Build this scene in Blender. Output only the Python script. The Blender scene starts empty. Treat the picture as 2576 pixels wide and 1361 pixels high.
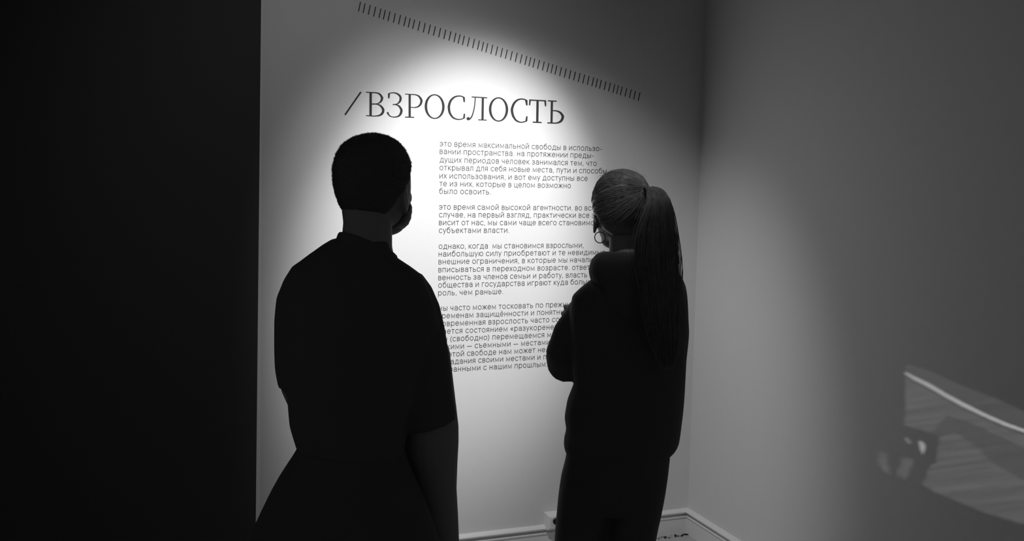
import bpy, bmesh, math, random
from mathutils import Vector, Matrix, noise
from mathutils.bvhtree import BVHTree

S = bpy.context.scene
C = S.collection
random.seed(7)
PI = math.pi

# ------------------------------------------------------------------ camera
cam = bpy.data.cameras.new('camera')
cam.sensor_width = 36.0
cam.lens = 2422.354 / 2576.0 * 36.0
cam.clip_start = 0.05
cam_o = bpy.data.objects.new('camera', cam)
C.objects.link(cam_o)
_r = Vector((0.93694481, -0.34902525, 0.01777079))
_u = Vector((0.01609201, 0.09388238, 0.99545324))
_f = Vector((0.34910668, 0.93239877, -0.09357912))
cam_o.matrix_world = Matrix(((_r.x, _u.x, -_f.x, 0.0), (_r.y, _u.y, -_f.y, -3.97994),
                             (_r.z, _u.z, -_f.z, 1.70), (0, 0, 0, 1)))
S.camera = cam_o

# ------------------------------------------------------------------ world, exposure
W = bpy.data.worlds.new('dim_gallery'); S.world = W
W.use_nodes = True
W.node_tree.nodes['Background'].inputs[0].default_value = (1, 1, 1, 1)
W.node_tree.nodes['Background'].inputs[1].default_value = 0.045
S.view_settings.view_transform = 'Standard'
S.view_settings.look = 'None'
S.view_settings.exposure = 0.0
S.view_settings.gamma = 1.0
S.view_settings.use_curve_mapping = False

# ------------------------------------------------------------------ lights: two ceiling spots washing the text wall, plus added unseen lamps
def spot(name, loc, aim, half_deg, power, blend, radius):
    L = bpy.data.lights.new(name, 'SPOT')
    L.energy = power; L.spot_size = math.radians(2 * half_deg); L.spot_blend = blend
    L.shadow_soft_size = radius
    o = bpy.data.objects.new(name, L); C.objects.link(o)
    o.location = loc
    d = Vector(aim) - Vector(loc)
    o.rotation_euler = d.to_track_quat('-Z', 'Y').to_euler()
    return o
WASH_LOC = (0.26, -1.60, 3.50); WASH_AIM = (1.67, 0.0, 0.73)
KEY_LOC = (1.62, -1.90, 3.50); KEY_AIM = (1.265, 0.0, 1.45)
FILL_LOC = (0.55, -1.75, 3.45); FILL_AIM = (0.75, 0.0, 1.50)
BACK_LOC = (0.70, -2.15, 3.50); BACK_AIM = (1.23, -1.60, 1.72)
spot('wash_spot_beam', WASH_LOC, WASH_AIM, 24.3, 172.0, 0.75, 0.05)
spot('key_spot_beam', KEY_LOC, KEY_AIM, 15.6, 500.0, 0.85, 0.05)
spot('added_fill_beam', FILL_LOC, FILL_AIM, 40.0, 28.0, 1.0, 0.05)  # added flood lifting the dim left side of the text wall
spot('added_hair_beam', BACK_LOC, BACK_AIM, 5.5, 55.0, 1.0, 0.03)  # added lamp, only there to brighten the woman's hair
GOBO_LOC = (1.30, -4.15, 2.05)
GOBO_AIM = (2.43, -1.62, 0.90)
spot('gobo_beam', GOBO_LOC, GOBO_AIM, 9.9, 370.0, 0.0, 0.0004)  # added unseen beam; the mask before it shapes the right wall patch

# ------------------------------------------------------------------ materials
def mat(name, col, rough=0.6, spec=0.3, bump=0.0, bscale=300.0, var=0.0, vscale=20.0, metal=0.0, sheen=0.0):
    m = bpy.data.materials.new(name); m.use_nodes = True
    nt = m.node_tree; b = nt.nodes['Principled BSDF']
    c = (col, col, col, 1) if not isinstance(col, tuple) else col
    b.inputs['Base Color'].default_value = c
    b.inputs['Roughness'].default_value = rough
    b.inputs['Specular IOR Level'].default_value = spec
    b.inputs['Metallic'].default_value = metal
    if sheen:
        b.inputs['Sheen Weight'].default_value = sheen
    tc = nt.nodes.new('ShaderNodeTexCoord')
    if bump:
        n = nt.nodes.new('ShaderNodeTexNoise'); n.inputs['Scale'].default_value = bscale
        n.inputs['Detail'].default_value = 4
        nt.links.new(tc.outputs['Object'], n.inputs['Vector'])
        bp = nt.nodes.new('ShaderNodeBump'); bp.inputs['Strength'].default_value = bump
        bp.inputs['Distance'].default_value = 0.002
        nt.links.new(n.outputs['Fac'], bp.inputs['Height']); nt.links.new(bp.outputs['Normal'], b.inputs['Normal'])
    if var:
        n2 = nt.nodes.new('ShaderNodeTexNoise'); n2.inputs['Scale'].default_value = vscale
        n2.inputs['Detail'].default_value = 3
        nt.links.new(tc.outputs['Object'], n2.inputs['Vector'])
        mr = nt.nodes.new('ShaderNodeMapRange')
        mr.inputs['To Min'].default_value = c[0] * (1 - var); mr.inputs['To Max'].default_value = c[0] * (1 + var)
        nt.links.new(n2.outputs['Fac'], mr.inputs['Value'])
        cc = nt.nodes.new('ShaderNodeCombineColor')
        for k in range(3): nt.links.new(mr.outputs['Result'], cc.inputs[k])
        nt.links.new(cc.outputs['Color'], b.inputs['Base Color'])
    return m
M_WALL = mat('white_wall_paint', 0.74, 0.7, 0.2, bump=0.12, bscale=160, var=0.012, vscale=30)
M_BLACK = mat('matt_black', 0.055, 0.85, 0.1, bump=0.1, bscale=200)
M_FLOOR = mat('grey_floor', 0.45, 0.6, 0.3, bump=0.1, bscale=80, var=0.06, vscale=12)
M_CEIL = mat('ceiling_paint', 0.35, 0.9, 0.1, bump=0.05)
M_TRIM = mat('white_trim_paint', 0.80, 0.4, 0.4, bump=0.03)
M_INK = mat('dark_vinyl', 0.035, 0.6, 0.2, bump=0.02)
M_INK2 = mat('grey_vinyl', 0.05, 0.6, 0.2, bump=0.02)
M_PLASTIC = mat('white_plastic', 0.80, 0.35, 0.5, bump=0.01)
M_DARK = mat('dark_socket', 0.012, 0.6, 0.3, bump=0.01)  # on the socket disc it stands for recess shade; irises share it
M_METAL = mat('black_metal', 0.04, 0.4, 0.5, bump=0.02)
M_SKIN = mat('skin', 0.33, 0.55, 0.3, bump=0.08, bscale=250, var=0.05, vscale=40)
M_EYE = mat('eye', 0.45, 0.2, 0.5, bump=0.01)
M_HAIRM = mat('short_dark_hair', 0.11, 0.6, 0.3, bump=0.3, bscale=400)
M_HAIRW = mat('fair_brown_hair', 0.21, 0.38, 0.5, bump=0.2, bscale=300, var=0.35, vscale=60)
M_TEE = mat('black_cotton', 0.13, 0.95, 0.1, bump=0.15, bscale=500, sheen=0.05)
M_TROU = mat('black_twill', 0.12, 0.95, 0.1, bump=0.15, bscale=600, sheen=0.05)
M_HOOD = mat('black_fleece', 0.12, 0.95, 0.1, bump=0.2, bscale=450, sheen=0.08)
M_SHOE = mat('black_leather', 0.03, 0.5, 0.4, bump=0.05)
M_SOLE = mat('rubber_sole', 0.10, 0.7, 0.3, bump=0.05)
M_EARR = mat('dark_metal_hoop', 0.10, 0.3, 0.5, metal=0.8, bump=0.01)
M_DIRT = mat('dark_crumbs', 0.03, 0.9, 0.1, bump=0.2)

# ------------------------------------------------------------------ helpers
def link(name, me, m, parent=None, smooth=False):
    o = bpy.data.objects.new(name, me); C.objects.link(o)
    if m is not None:
        me.materials.clear(); me.materials.append(m)
    if parent is not None: o.parent = parent
    if smooth:
        for p in me.polygons: p.use_smooth = True
    return o
def mesh(name, verts, faces):
    me = bpy.data.meshes.new(name); me.from_pydata([tuple(v) for v in verts], [], faces); me.update()
    return me
class MB:
    def __init__(s): s.v = []; s.f = []
    def add(s, vs, fs):
        k = len(s.v); s.v += [Vector(v) for v in vs]; s.f += [tuple(i + k for i in f) for f in fs]
        return s
    def box(s, a, b):
        x0, y0, z0 = a; x1, y1, z1 = b
        return s.add([(x0, y0, z0), (x1, y0, z0), (x1, y1, z0), (x0, y1, z0), (x0, y0, z1), (x1, y0, z1), (x1, y1, z1), (x0, y1, z1)],
                     [(3, 2, 1, 0), (4, 5, 6, 7), (0, 1, 5, 4), (1, 2, 6, 5), (2, 3, 7, 6), (3, 0, 4, 7)])
    def loft(s, rings, cap=True):
        n = len(rings[0]); vs = [p for r in rings for p in r]; fs = []
        for i in range(len(rings) - 1):
            for j in range(n):
                k = (j + 1) % n
                fs.append((i * n + j, i * n + k, (i + 1) * n + k, (i + 1) * n + j))
        if cap:
            fs.append(tuple(range(n))[::-1]); fs.append(tuple((len(rings) - 1) * n + j for j in range(n)))
        return s.add(vs, fs)
    def tube(s, pts, rad, n=16, flat=None, up=None):
        """a tube through pts; rad may be (a, b) pairs: a along 'side', b along the other axis"""
        P = [Vector(p) for p in pts]; rings = []
        prev = None
        for i, p in enumerate(P):
            d = (P[min(i + 1, len(P) - 1)] - P[max(i - 1, 0)]).normalized()
            if prev is None:
                ref = Vector(up) if up else (Vector((0, 0, 1)) if abs(d.z) < 0.9 else Vector((0, 1, 0)))
                a = (ref - d * ref.dot(d)).normalized()
            else:
                a = (prev - d * prev.dot(d)).normalized()
            prev = a; b = d.cross(a)
            r = rad[i] if isinstance(rad, (list, tuple)) else rad
            ra, rb = r if isinstance(r, (list, tuple)) else (r, r)
            rings.append([p + a * (ra * math.cos(2 * PI * k / n)) + b * (rb * math.sin(2 * PI * k / n)) for k in range(n)])
        return s.loft(rings)
    def ell(s, c, r, rz=0.0, n=20, m=12, tilt=0.0):
        c = Vector(c); R = Matrix.Rotation(rz, 3, 'Z') @ Matrix.Rotation(tilt, 3, 'X'); rings = []
        for i in range(m + 1):
            th = PI * (i + 0.02) / (m + 0.04)
            rings.append([c + R @ Vector((r[0] * math.sin(th) * math.cos(2 * PI * j / n), r[1] * math.sin(th) * math.sin(2 * PI * j / n), r[2] * math.cos(th))) for j in range(n)])
        return s.loft(rings[::-1])
    def build(s, name, m, parent=None, smooth=False):
        return link(name, mesh(name, s.v, s.f), m, parent, smooth)
def remeshed(name, mb, m, parent=None, voxel=0.006, smooth=4, wrinkle=0.0, wscale=9.0):
    """fuse the overlapping pieces of mb into one continuous surface"""
    o = mb.build(name, m, parent, True)
    r = o.modifiers.new('fuse', 'REMESH'); r.mode = 'VOXEL'; r.voxel_size = voxel; r.use_smooth_shade = True
    sm = o.modifiers.new('soft', 'SMOOTH'); sm.factor = 0.5; sm.iterations = smooth
    dg = bpy.context.evaluated_depsgraph_get(); dg.update()
    me = bpy.data.meshes.new_from_object(o.evaluated_get(dg))
    o.modifiers.clear(); old = o.data; o.data = me; bpy.data.meshes.remove(old)
    me.name = name
    me.materials.clear(); me.materials.append(m)
    if wrinkle:
        for v in me.vertices:
            p = v.co
            k = noise.noise(Vector((p.x * wscale, p.y * wscale, p.z * wscale * 0.45))) + 0.5 * noise.noise(Vector((p.x * wscale * 2.3, p.y * wscale * 2.3, p.z * wscale * 1.5 + 5)))
            v.co = p + v.normal * (wrinkle * k)
    for p in me.polygons: p.use_smooth = True
    return o
def tag(o, label, cat, group=None, kind=None):
    o['label'] = label; o['category'] = cat
    if group: o['group'] = group
    if kind: o['kind'] = kind
    return o
def struct(o, label=None):
    o['kind'] = 'structure'
    if label: o['label'] = label
    return o
def empty(name, loc=(0, 0, 0), rz=0.0):
    o = bpy.data.objects.new(name, None); C.objects.link(o); o.location = loc; o.rotation_euler = (0, 0, rz)
    o.empty_display_size = 0.1
    return o
def lerp_table(tab, z):
    """tab: [(value, z)...] in falling or rising z"""
    t = sorted(tab, key=lambda q: q[1])
    if z <= t[0][1]: return t[0][0]
    for (v0, z0), (v1, z1) in zip(t, t[1:]):
        if z <= z1: return v0 + (v1 - v0) * (z - z0) / max(1e-9, z1 - z0)
    return t[-1][0]
def ring(z, sl, sr, tc, dt, shear=0.0, n=28, e=2.3, tilt=(0, 0)):
    """a superellipse ring across s (right) and t (away)"""
    c = (sl + sr) / 2; w = (sr - sl) / 2; out = []
    for k in range(n):
        a = 2 * PI * k / n; ca, sa = math.cos(a), math.sin(a)
        x = w * math.copysign(abs(ca) ** (2 / e), ca); y = dt * math.copysign(abs(sa) ** (2 / e), sa)
        out.append(Vector((c + x, tc + y + shear * x, z + tilt[0] * x + tilt[1] * y)))
    return out

# ------------------------------------------------------------------ the room
XR = 2.4304; XL = 0.392; H = 4.0
b = MB().box((-2.6, 0.0, 0.0), (XR + 0.15, 0.15, H)); struct(b.build('wall_back', M_WALL), 'white wall carrying the printed text')
b = MB().box((XR, -6.2, 0.0), (XR + 0.15, 0.0, H)); struct(b.build('wall_right', M_WALL), 'blank white wall meeting the text wall at the right')
b = MB().box((-2.8, -6.2, -0.05), (XR + 0.15, 0.15, 0.0)); struct(b.build('floor', M_FLOOR), 'grey floor of the gallery')
b = MB().box((-2.8, -6.2, H), (XR + 0.15, 0.15, H + 0.05)); struct(b.build('ceiling', M_CEIL))
# black partition, one flat black all over: its free edge leans a little, as in the photograph
lean = 0.0167
o = MB().add([(-2.6, -0.055, 0), (XL - lean * 1.32 + 0, -0.055, 0), (XL - lean * 1.32, -0.001, 0), (-2.6, -0.001, 0),
              (-2.6, -0.055, H), (XL + lean * 2.68, -0.055, H), (XL + lean * 2.68, -0.001, H), (-2.6, -0.001, H)],
             [(3, 2, 1, 0), (4, 5, 6, 7), (0, 1, 5, 4), (1, 2, 6, 5), (2, 3, 7, 6), (3, 0, 4, 7)]).build('wall_left', M_BLACK)
struct(o, 'black partition standing against the white wall')
# slim corner bead beside the partition
b = MB()
for (za, zb) in ((0.11, 2.0), (2.0, H)):
    xa = XL + lean * (za - 1.32) + 0.001; xb = XL + lean * (zb - 1.32) + 0.001
    wa = 0.022 if za < 1 else 0.010; wb = 0.010
    b.add([(xa, -0.006, za), (xa + wa, -0.0005, za), (xa, 0, za), (xb, -0.006, zb), (xb + wb, -0.0005, zb), (xb, 0, zb)],
          [(0, 1, 4, 3), (1, 2, 5, 4), (2, 0, 3, 5), (2, 1, 0), (3, 4, 5)])
struct(b.build('trim_1', M_TRIM), 'thin corner bead beside the black partition')
# moulded baseboards
PROF = [(0.0, 0.0), (0.017, 0.0), (0.017, 0.078), (0.021, 0.082), (0.021, 0.087), (0.013, 0.089), (0.006, 0.092), (0.005, 0.100), (0.014, 0.1015), (0.024, 0.104), (0.025, 0.110), (0.017, 0.116), (0.006, 0.121), (0.0, 0.121)]
def baseboard(name, a, bnd, nrm, label):
    a = Vector(a); bnd = Vector(bnd); nrm = Vector(nrm); d = (bnd - a).normalized()
    rings = []
    for e, p in ((0, a), (1, bnd)):
        rr = []
        for (o_, z) in PROF:
            q = p + nrm * o_ + Vector((0, 0, z))
            if name == 'baseboard_back' and e == 1: q -= d * o_
            if name == 'baseboard_right' and e == 0: q += d * o_
            rr.append(q)
        rings.append(rr)
    return struct(MB().loft(rings).build(name, M_TRIM), label)
baseboard('baseboard_back', (XL - 0.02, 0, 0), (XR, 0, 0), (0, -1, 0), 'moulded white baseboard under the text')
baseboard('baseboard_right', (XR, 0, 0), (XR, -6.0, 0), (-1, 0, 0), 'moulded white baseboard of the right wall')

# crumbs where floor and baseboard meet in the corner
b = MB()
for k in range(46):
    q = random.random()
    x = 2.20 + 0.21 * q ** 0.8; y = -0.030 - 0.022 * random.random()
    r = 0.0025 + 0.005 * random.random() * (1.6 if q > .6 else .7)
    pts = [Vector((x + r * random.uniform(-1, 1) * 1.6, y + r * random.uniform(-1, 1), 0.0005 + abs(r) * random.random())) for _ in range(6)]
    b.add(pts, [(0, 1, 2), (0, 2, 3), (0, 3, 4), (0, 4, 5), (0, 5, 1), (1, 3, 2), (1, 5, 4)])
tag(b.build('floor_crumbs', M_DIRT), 'dark crumbs lying in the floor corner under the baseboards', 'crumbs', kind='stuff')

# ------------------------------------------------------------------ writing on the wall
def wall_poly(mb, pts, depth):
    """pts (x, z) -> thin plate on the wall, front towards -y"""
    n = len(pts)
    mb.add([(x, -depth, z) for x, z in pts] + [(x, 0.0, z) for x, z in pts],
           [tuple(range(n))] + [(i, i + n, (i + 1) % n + n, (i + 1) % n) for i in range(n)])
def spline(pts, ws, per=7):
    if len(pts) == 2: return pts, ws
    P = [pts[0]] + list(pts) + [pts[-1]]; Q = [ws[0]] + list(ws) + [ws[-1]]; op = []; ow = []
    for i in range(1, len(P) - 2):
        for k in range(per):
            t = k / per
            h = lambda a, b_, c, d: 0.5 * ((2 * b_) + (-a + c) * t + (2 * a - 5 * b_ + 4 * c - d) * t * t + (-a + 3 * b_ - 3 * c + d) * t ** 3)
            op.append(tuple(h(P[i - 1][j], P[i][j], P[i + 1][j], P[i + 2][j]) for j in (0, 1)))
            ow.append(h(Q[i - 1], Q[i], Q[i + 1], Q[i + 2]))
    op.append(pts[-1]); ow.append(ws[-1])
    return op, ow
def glyph(items, name, parent):
    mb = MB(); dep = 0.0010
    for it in items:
        dep += 0.00006
        if it[0] == 'p': wall_poly(mb, it[1], dep)
        elif it[0] == 's':
            pts, ws = spline(it[1], it[2]); L = []; R = []
            for i, p in enumerate(pts):
                a = pts[max(0, i - 1)]; c = pts[min(len(pts) - 1, i + 1)]
                dx, dz = c[0] - a[0], c[1] - a[1]; l = math.hypot(dx, dz) or 1
                nx, nz = -dz / l, dx / l
                L.append((p[0] + nx * ws[i] / 2, p[1] + nz * ws[i] / 2)); R.append((p[0] - nx * ws[i] / 2, p[1] - nz * ws[i] / 2))
            for i in range(len(pts) - 1): wall_poly(mb, [L[i], L[i + 1], R[i + 1], R[i]], dep)
        else:
            (cx, cz), ro, ri = it[1:]; n = 56
            if ri is None:
                wall_poly(mb, [(cx + ro[0] * math.cos(2 * PI * k / n), cz + ro[1] * math.sin(2 * PI * k / n)) for k in range(n)], dep)
            else:
                for k in range(n):
                    a0, a1 = 2 * PI * k / n, 2 * PI * (k + 1) / n
                    wall_poly(mb, [(cx + ro[0] * math.cos(a0), cz + ro[1] * math.sin(a0)), (cx + ro[0] * math.cos(a1), cz + ro[1] * math.sin(a1)),
                                   (cx + ri[0] * math.cos(a1), cz + ri[1] * math.sin(a1)), (cx + ri[0] * math.cos(a0), cz + ri[1] * math.sin(a0))], dep)
    return mb.build(name, M_INK, parent)
GLYPHS = [
    ('slash', [('p', [(0.8096, 2.0513), (0.8148, 2.0483), (0.7492, 1.952), (0.7442, 1.9558)])]),
    ('В', [('s', [(0.853, 2.0506), (0.853, 1.9537)], [0.0102, 0.0102]), ('s', [(0.8338, 2.0497), (0.8749, 2.0499)], [0.0033, 0.0033]), ('s', [(0.8341, 1.9543), (0.8678, 1.9538)], [0.0031, 0.0032]), ('s', [(0.8562, 2.0486), (0.8749, 2.0495), (0.89, 2.0451), (0.8998, 2.0327), (0.9004, 2.0263), (0.8958, 2.0151), (0.8826, 2.0057), (0.8582, 2.0034)], [0.0033, 0.0037, 0.0065, 0.0093, 0.0097, 0.0074, 0.0029, 0.003]), ('s', [(0.8582, 2.0021), (0.8789, 2.003), (0.894, 1.9976), (0.9044, 1.9852), (0.9058, 1.9761), (0.9007, 1.9648), (0.8885, 1.957), (0.8678, 1.9538), (0.8566, 1.9537)], [0.003, 0.0034, 0.0065, 0.0097, 0.0101, 0.009, 0.0055, 0.003, 0.003])]),
    ('З', [('p', [(0.9258, 2.0486), (0.9343, 2.049), (0.9322, 2.0293), (0.9261, 2.029)]), ('s', [(0.9277, 2.0478), (0.9391, 2.0517), (0.9514, 2.053), (0.9657, 2.0496), (0.9772, 2.04), (0.9796, 2.03), (0.9764, 2.0187), (0.9641, 2.0075), (0.946, 2.0045)], [0.0037, 0.0034, 0.0038, 0.006, 0.0086, 0.0095, 0.0079, 0.0038, 0.0029]), ('s', [(0.946, 2.0043), (0.9603, 2.0045), (0.9737, 1.9983), (0.9824, 1.9857), (0.983, 1.9765), (0.9787, 1.9652), (0.9683, 1.9564), (0.953, 1.9531), (0.9378, 1.9552), (0.9282, 1.9632), (0.9244, 1.9722)], [0.003, 0.0034, 0.0067, 0.0094, 0.0098, 0.0087, 0.0052, 0.0034, 0.0034, 0.0056, 0.0082])]),
    ('Р', [('s', [(1.0184, 2.0503), (1.0192, 1.9553)], [0.0095, 0.0095]), ('s', [(0.9992, 2.0501), (1.0425, 2.0495)], [0.003, 0.003]), ('s', [(0.9995, 1.9549), (1.0385, 1.9553)], [0.0034, 0.0035]), ('s', [(1.0232, 2.0496), (1.0425, 2.0495), (1.058, 2.0438), (1.0682, 2.0303), (1.0689, 2.021), (1.0642, 2.0087), (1.0526, 1.9994), (1.0372, 1.996), (1.0236, 1.9967)], [0.003, 0.0034, 0.006, 0.0092, 0.0095, 0.008, 0.0049, 0.003, 0.0026])]),
    ('О', [('e', (1.1273, 2.0036), (0.0437, 0.0515), (0.033, 0.0474))]),
    ('С', [('p', [(1.2607, 2.0487), (1.2614, 2.0284), (1.2553, 2.0282), (1.2515, 2.0468)]), ('s', [(1.259, 2.0461), (1.2479, 2.0518), (1.2313, 2.0527), (1.2127, 2.0464), (1.1975, 2.0308), (1.1908, 2.0118), (1.1903, 1.9983), (1.1949, 1.9787), (1.2083, 1.9615), (1.2249, 1.9549), (1.2381, 1.9543), (1.2513, 1.9573), (1.2601, 1.9625)], [0.0051, 0.0043, 0.0047, 0.0068, 0.0094, 0.0106, 0.0106, 0.0094, 0.0069, 0.0048, 0.0039, 0.0038, 0.0048]), ('p', [(1.2626, 1.9794), (1.262, 1.9594), (1.2535, 1.9591), (1.2566, 1.9791)])]),
    ('Л', [('s', [(1.2911, 2.0517), (1.3616, 2.0512)], [0.0039, 0.0039]), ('s', [(1.3418, 2.052), (1.3417, 1.9558)], [0.0101, 0.01]), ('s', [(1.3222, 1.9559), (1.3609, 1.9559)], [0.0035, 0.0035]), ('s', [(1.3074, 2.0493), (1.306, 2.0252), (1.3019, 1.9977), (1.2945, 1.9722), (1.2868, 1.9604), (1.2791, 1.9553)], [0.0043, 0.0043, 0.0047, 0.0052, 0.0056, 0.0065]), ('e', (1.2768, 1.959), (0.0075, 0.0065), None)]),
    ('О', [('e', (1.4144, 2.0037), (0.0443, 0.052), (0.033, 0.0474))]),
    ('С', [('p', [(1.548, 2.0491), (1.5489, 2.0273), (1.5422, 2.027), (1.5372, 2.0469)]), ('s', [(1.5465, 2.0465), (1.5352, 2.0517), (1.519, 2.0533), (1.5006, 2.0476), (1.4859, 2.0331), (1.4776, 2.0136), (1.4767, 1.9986), (1.4824, 1.9786), (1.4954, 1.961), (1.5105, 1.9541), (1.521, 1.9525), (1.5372, 1.9561), (1.5475, 1.9608)], [0.0058, 0.0049, 0.0049, 0.0071, 0.0097, 0.011, 0.0111, 0.0102, 0.0075, 0.0053, 0.004, 0.0045, 0.0049]), ('p', [(1.5499, 1.9798), (1.5492, 1.9587), (1.5401, 1.9584), (1.5432, 1.9795)])]),
    ('Т', [('s', [(1.5561, 2.0507), (1.6362, 2.0505)], [0.0049, 0.005]), ('p', [(1.5566, 2.0523), (1.5643, 2.0494), (1.5613, 2.0283), (1.5554, 2.028)]), ('p', [(1.6362, 2.0516), (1.6372, 2.0275), (1.6311, 2.0272), (1.6275, 2.0501)]), ('s', [(1.5958, 2.0508), (1.5962, 1.9558)], [0.0107, 0.0108]), ('s', [(1.5749, 1.9552), (1.6172, 1.9553)], [0.0045, 0.0045])]),
    ('Ь', [('s', [(1.6447, 2.0513), (1.6866, 2.051)], [0.0045, 0.0045]), ('s', [(1.6641, 2.0507), (1.6644, 1.9551)], [0.0104, 0.0104]), ('s', [(1.6686, 2.0091), (1.6864, 2.009), (1.7044, 2.0026), (1.7167, 1.989), (1.7176, 1.9803), (1.7113, 1.967), (1.6984, 1.9583), (1.683, 1.9551), (1.6663, 1.9549)], [0.004, 0.005, 0.0082, 0.0114, 0.0119, 0.0105, 0.0068, 0.0045, 0.0041]), ('s', [(1.6445, 1.9548), (1.683, 1.9549)], [0.0045, 0.0045])]),
]
ttl = empty('wall_title', (0, 0, 0))
tag(ttl, 'large dark serif title with a leading slash, printed above the paragraphs', 'lettering')
for nm, items in GLYPHS:
    glyph(items, 'slash' if nm == 'slash' else 'letter', ttl)

ticks = empty('dash_row', (0, 0, 0))
tag(ticks, 'long slanting row of short dark dashes across the top of the text wall', 'lettering')
A = Vector((0.8015, 0, 2.373)); B = Vector((2.0916, 0, 2.0709)); AB = (B - A).normalized()
TOP = Vector((0.0082, 0, 0.0390)); TW = 0.0019
for i, q in enumerate(TICKS := [0.0, 0.0193, 0.0414, 0.0645, 0.0871, 0.1058, 0.1258, 0.1492, 0.1718, 0.1949, 0.214, 0.2335, 0.2569, 0.2805, 0.3032, 0.3258, 0.3492, 0.3725, 0.3957, 0.4184, 0.4376, 0.4573, 0.4804, 0.504, 0.5266, 0.5461, 0.5656, 0.5888, 0.6119, 0.635, 0.6577, 0.6815, 0.7049, 0.7281, 0.7511, 0.7705, 0.7899, 0.8128, 0.8362, 0.8588, 0.8783, 0.8981, 0.9212, 0.9447, 0.968, 0.991, 1.0145, 1.0373, 1.0601, 1.0835, 1.1031, 1.123, 1.1464, 1.1692, 1.1924, 1.2112, 1.231, 1.2549, 1.2786, 1.301, 1.3249]):
    p = A + AB * q; sag = -0.0011 * math.sin(PI * q / 1.325) * 1.0
    mb = MB(); z0 = p.z + sag
    wall_poly(mb, [(p.x - TW, z0), (p.x + TW, z0), (p.x + TOP.x + TW, z0 + TOP.z), (p.x + TOP.x - TW, z0 + TOP.z)], 0.001)
    mb.build('dash', M_INK, ticks)

PARAS = [
 ('first paragraph of small grey lettering, seven lines directly below the title', [
  ('это время максимальной свободы в использо-', 1.8381, 1.9137), ('вании пространства. на протяжении преды-', 1.8058, 1.8736),
  ('дущих периодов человек занимался тем, что', 1.7708, 1.889), ('открывал для себя новые места, пути и способы', 1.7372, 1.9400),
  ('их использования, и вот ему доступны все', 1.7024, 1.8462), ('те из них, которые в целом возможно', 1.669, 1.7643), ('было освоить.', 1.6364, 1.384)]),
 ('second paragraph of small grey lettering, only four lines, between the two heads', [
  ('это время самой высокой агентности. во всяком', 1.5694, None), ('случае, на первый взгляд, практически все за-', 1.5361, None),
  ('висит от нас, мы сами чаще всего становимся', 1.5024, None), ('субъектами власти.', 1.4688, 1.4723)]),
 ('third paragraph of small grey lettering, seven lines ending level with the woman\'s shoulder', [
  ('однако, когда  мы становимся взрослыми,', 1.4002, 1.8345), ('наибольшую силу приобретают и те невидимые', 1.3672, None),
  ('внешние ограничения, в которые мы начали', 1.3338, None), ('вписываться в переходном возрасте. ответст-', 1.2992, None),
  ('венность за членов семьи и работу, власть', 1.2647, None), ('общества и государства играют куда большую', 1.2324, None), ('роль, чем раньше.', 1.1982, 1.4489)]),
 ('lowest paragraph of small grey lettering, nine lines partly hidden by the man\'s arm', [
  ('мы часто можем тосковать по прежним', 1.1313, None), ('временам защищённости и понятных правил.', 1.0978, None),
  ('современная взрослость часто сопровож-', 1.0638, None), ('дается состоянием «разукорененности»:', 1.0298, None),
  ('мы (свободно) перемещаемся между', 0.9954, None), ('чужими — съемными — местами,', 0.9612, None),
  ('но этой свободе нам может не хватать', 0.9277, None), ('обладания своими местами и предметами,', 0.8945, None), ('связанными с нашим прошлым.', 0.8608, None)])]
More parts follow.
